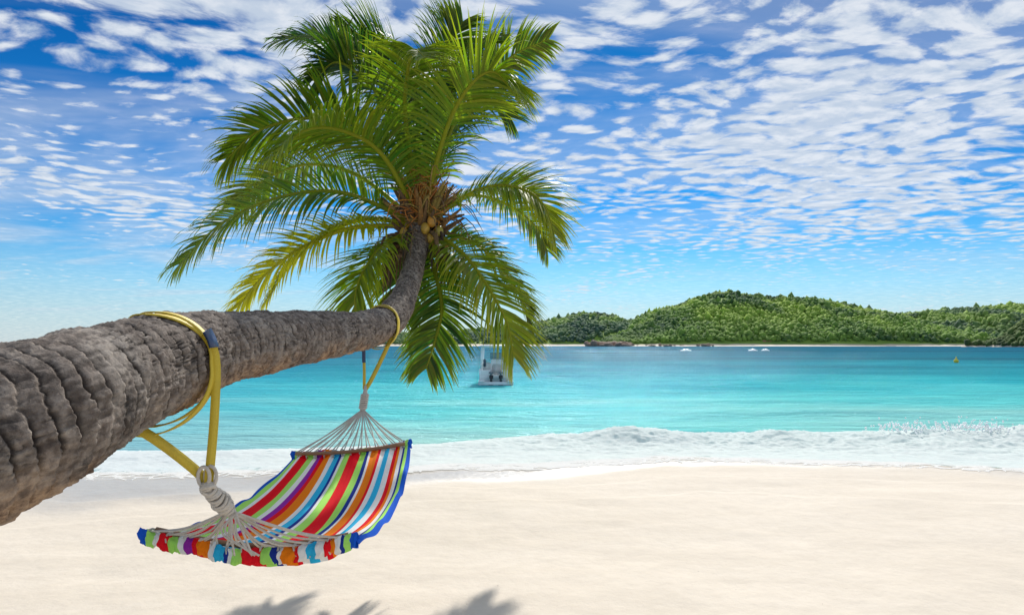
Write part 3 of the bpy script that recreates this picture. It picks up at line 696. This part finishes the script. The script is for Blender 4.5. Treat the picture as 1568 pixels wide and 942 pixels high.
def hill(name,xs,hs,y0,y1,x0,x1,ntree,a,b,tr=(2.2,4.6),hz=.12,seed=0,tmax=1.12,ri=.36):
    root=empty(name)
    gx=np.linspace(x0,x1,260); gt=np.linspace(-.06,2.0,110); GX,GT=np.meshgrid(gx,gt)
    def hf(x,t_):
        H=np.interp(x,xs,hs)+1.5*fbm(x*.03,seed+0*x,0,3)-1.
        y=y0+(y1-y0)*t_
        prof=np.where(t_<1,np.sin(np.clip(t_,0,1)*np.pi/2)**.9,np.cos(np.clip((t_-1),0,1)*np.pi/2))
        zz=1.6*np.clip(t_/.04,-1,1)+(H-2)*prof*np.clip(t_/.08,0,1)
        rid=fbm(x*.018+seed,y*.012,seed,4)*np.clip(t_*2,0,1)*np.clip(np.abs(1-t_)*3,0,1)
        zz=zz+rid*H*ri
        e=np.clip((x-x0)/18,0,1)*np.clip((x1-x)/18,0,1)
        return y+0*x,zz*e-4*(1-e)
    GY,GZ=hf(GX,GT)
    GZ=np.where(GT<-.03,-2,GZ)
    grid_mesh('terrain',GX,GY,GZ,GM,{},root)
    rg=np.random.RandomState(seed+11)
    vs0,fs0=I1; nv=len(vs0); F0=np.array(fs0)
    tx_=rg.uniform(x0,x1,ntree); tt=rg.uniform(.05,tmax,ntree)
    tyv,tz=hf(tx_,tt)
    clr=fbm(tx_*.03,tyv*.03,seed+4,3); keep=((clr<.34)|(rg.rand(ntree)<.35)|(tmax>1.5))&(tz>1.)
    tx_,tyv,tz,tt=tx_[keep],tyv[keep],tz[keep],tt[keep]; ntree=len(tx_)
    Rr=rg.gamma(4,.25,ntree)*(tr[1]-tr[0])*.6+tr[0]; tall=rg.rand(ntree)<.04; 
    jit=rg.uniform(.6,1.35,(ntree,nv,1))
    allv=vs0[None]*jit*Rr[:,None,None]*np.stack([np.ones(ntree),np.ones(ntree),np.where(tall,1.6,rg.uniform(.6,1.2,ntree))],1)[:,None,:]
    allv+=np.stack([tx_,tyv,tz+Rr*.35+tall*1.0],1)[:,None,:]
    Fc=(F0[None]+np.arange(ntree)[:,None,None]*nv).reshape(-1,3)
    me=bpy.data.meshes.new('trees'); me.vertices.add(ntree*nv); me.vertices.foreach_set('co',allv.astype(np.float32).ravel())
    me.loops.add(Fc.size); me.loops.foreach_set('vertex_index',Fc.ravel().astype(np.int32)); me.polygons.add(len(Fc))
    me.polygons.foreach_set('loop_start',(np.arange(len(Fc))*3).astype(np.int32)); me.polygons.foreach_set('loop_total',np.full(len(Fc),3,dtype=np.int32))
    ca_=me.color_attributes.new('col','FLOAT_COLOR','POINT'); cl=np.clip(rg.normal(.5,.25,ntree)+.9*fbm(tx_*.02,tyv*.02,seed,3),0,1)
    cc=np.ones((ntree,nv,4),dtype=np.float32); cc[...,:3]=cl[:,None,None]; ca_.data.foreach_set('color',cc.ravel())
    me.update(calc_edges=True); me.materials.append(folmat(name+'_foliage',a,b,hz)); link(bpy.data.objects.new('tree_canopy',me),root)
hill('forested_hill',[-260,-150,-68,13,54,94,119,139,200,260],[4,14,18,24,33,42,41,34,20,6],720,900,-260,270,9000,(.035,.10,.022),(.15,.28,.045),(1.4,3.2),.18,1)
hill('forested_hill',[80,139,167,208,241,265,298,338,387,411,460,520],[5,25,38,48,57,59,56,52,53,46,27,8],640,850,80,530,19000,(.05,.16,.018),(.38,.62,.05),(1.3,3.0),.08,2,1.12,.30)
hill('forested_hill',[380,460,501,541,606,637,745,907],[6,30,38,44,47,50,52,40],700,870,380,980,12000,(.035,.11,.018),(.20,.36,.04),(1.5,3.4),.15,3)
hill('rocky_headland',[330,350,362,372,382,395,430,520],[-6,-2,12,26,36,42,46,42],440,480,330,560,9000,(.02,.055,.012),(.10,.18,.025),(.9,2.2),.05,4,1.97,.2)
m,t=mat('granite'); p=t.pos(); n=t.noise(p,.35,5,.7)
t.out(t.bsdf(t.mix(n,(.20,.13,.09),(.50,.36,.27)),.85,t.bump(n,.6,.5)))
def rocks(name,n,xr,yr,zr,sr):
    mb=MB()
    for i in range(n):
        s_=random.uniform(*sr); q=I2[0].copy(); o=random.random()*50
        k=1+.35*fbm(q[:,0]*1.3+o,q[:,1]*1.3,q[:,2]*1.3,2)
        mb.add(q*k[:,None]*np.array([s_*random.uniform(.8,1.6),s_,s_*random.uniform(.6,1.)])+np.array([random.uniform(*xr),random.uniform(*yr),random.uniform(*zr)]),I2[1])
    mb.build(name,m,None,False)
rocks('granite_boulders',60,(70,112),(627,650),(0,3.2),(1.2,3.6))
rocks('granite_boulders',26,(112,190),(628,640),(0,1.2),(.7,1.8))
rocks('granite_boulders',40,(362,420),(428,443),(-.3,1.6),(.8,2.6))
gx=np.linspace(-300,980,200); gt=np.linspace(0,1,12); GX,GT=np.meshgrid(gx,gt)
edge_y=np.interp(gx,[-300,60,80,520,980],[715,712,632,636,690])[None,:]+5*vn(gx*.02,1.)[None,:]
grid_mesh('distant_beach',GX,edge_y-6+GT*40,-.4+2.0*np.clip(GT*2,0,1)+.0*GX,SAND,{'wet':0*GX})
ROOF=simple('house_roof',(.28,.12,.08),.8); WALL=simple('house_wall',(.72,.70,.64),.8); WIN=simple('house_window',(.04,.05,.06),.3)
for hx,hy,wd in [(322,652,11),(300,655,8),(243,650,7),(410,655,9),(495,712,12)]:
    h=empty('beach_house'); zb=1.4
    mb=MB(); w2=wd/2; mb.add([(hx-w2,hy,zb),(hx+w2,hy,zb),(hx+w2,hy+7,zb),(hx-w2,hy+7,zb),(hx-w2,hy,zb+3),(hx+w2,hy,zb+3),(hx+w2,hy+7,zb+3),(hx-w2,hy+7,zb+3),(hx-w2,hy+3.5,zb+4.9),(hx+w2,hy+3.5,zb+4.9)],[(0,1,5,4),(1,2,6,9,5),(2,3,7,6),(3,0,4,8,7)]); mb.build('walls',WALL,h,False)
    mb=MB(); mb.add([(hx-w2-.5,hy-.6,zb+2.8),(hx+w2+.5,hy-.6,zb+2.8),(hx+w2+.5,hy+3.5,zb+5.05),(hx-w2-.5,hy+3.5,zb+5.05),(hx-w2-.5,hy+7.6,zb+2.8),(hx+w2+.5,hy+7.6,zb+2.8)],[(0,1,2,3),(3,2,5,4)]); mb.build('roof',ROOF,h,False)
    mb=MB()
    for k in (-.3,0,.3): mb.add([(hx+k*wd-.5,hy-.02,zb+(.2 if k==0 else 1)),(hx+k*wd+.5,hy-.02,zb+(.2 if k==0 else 1)),(hx+k*wd+.5,hy-.02,zb+2.2),(hx+k*wd-.5,hy-.02,zb+2.2)],[(0,1,2,3)])
    mb.build('windows_and_door',WIN,h,False)
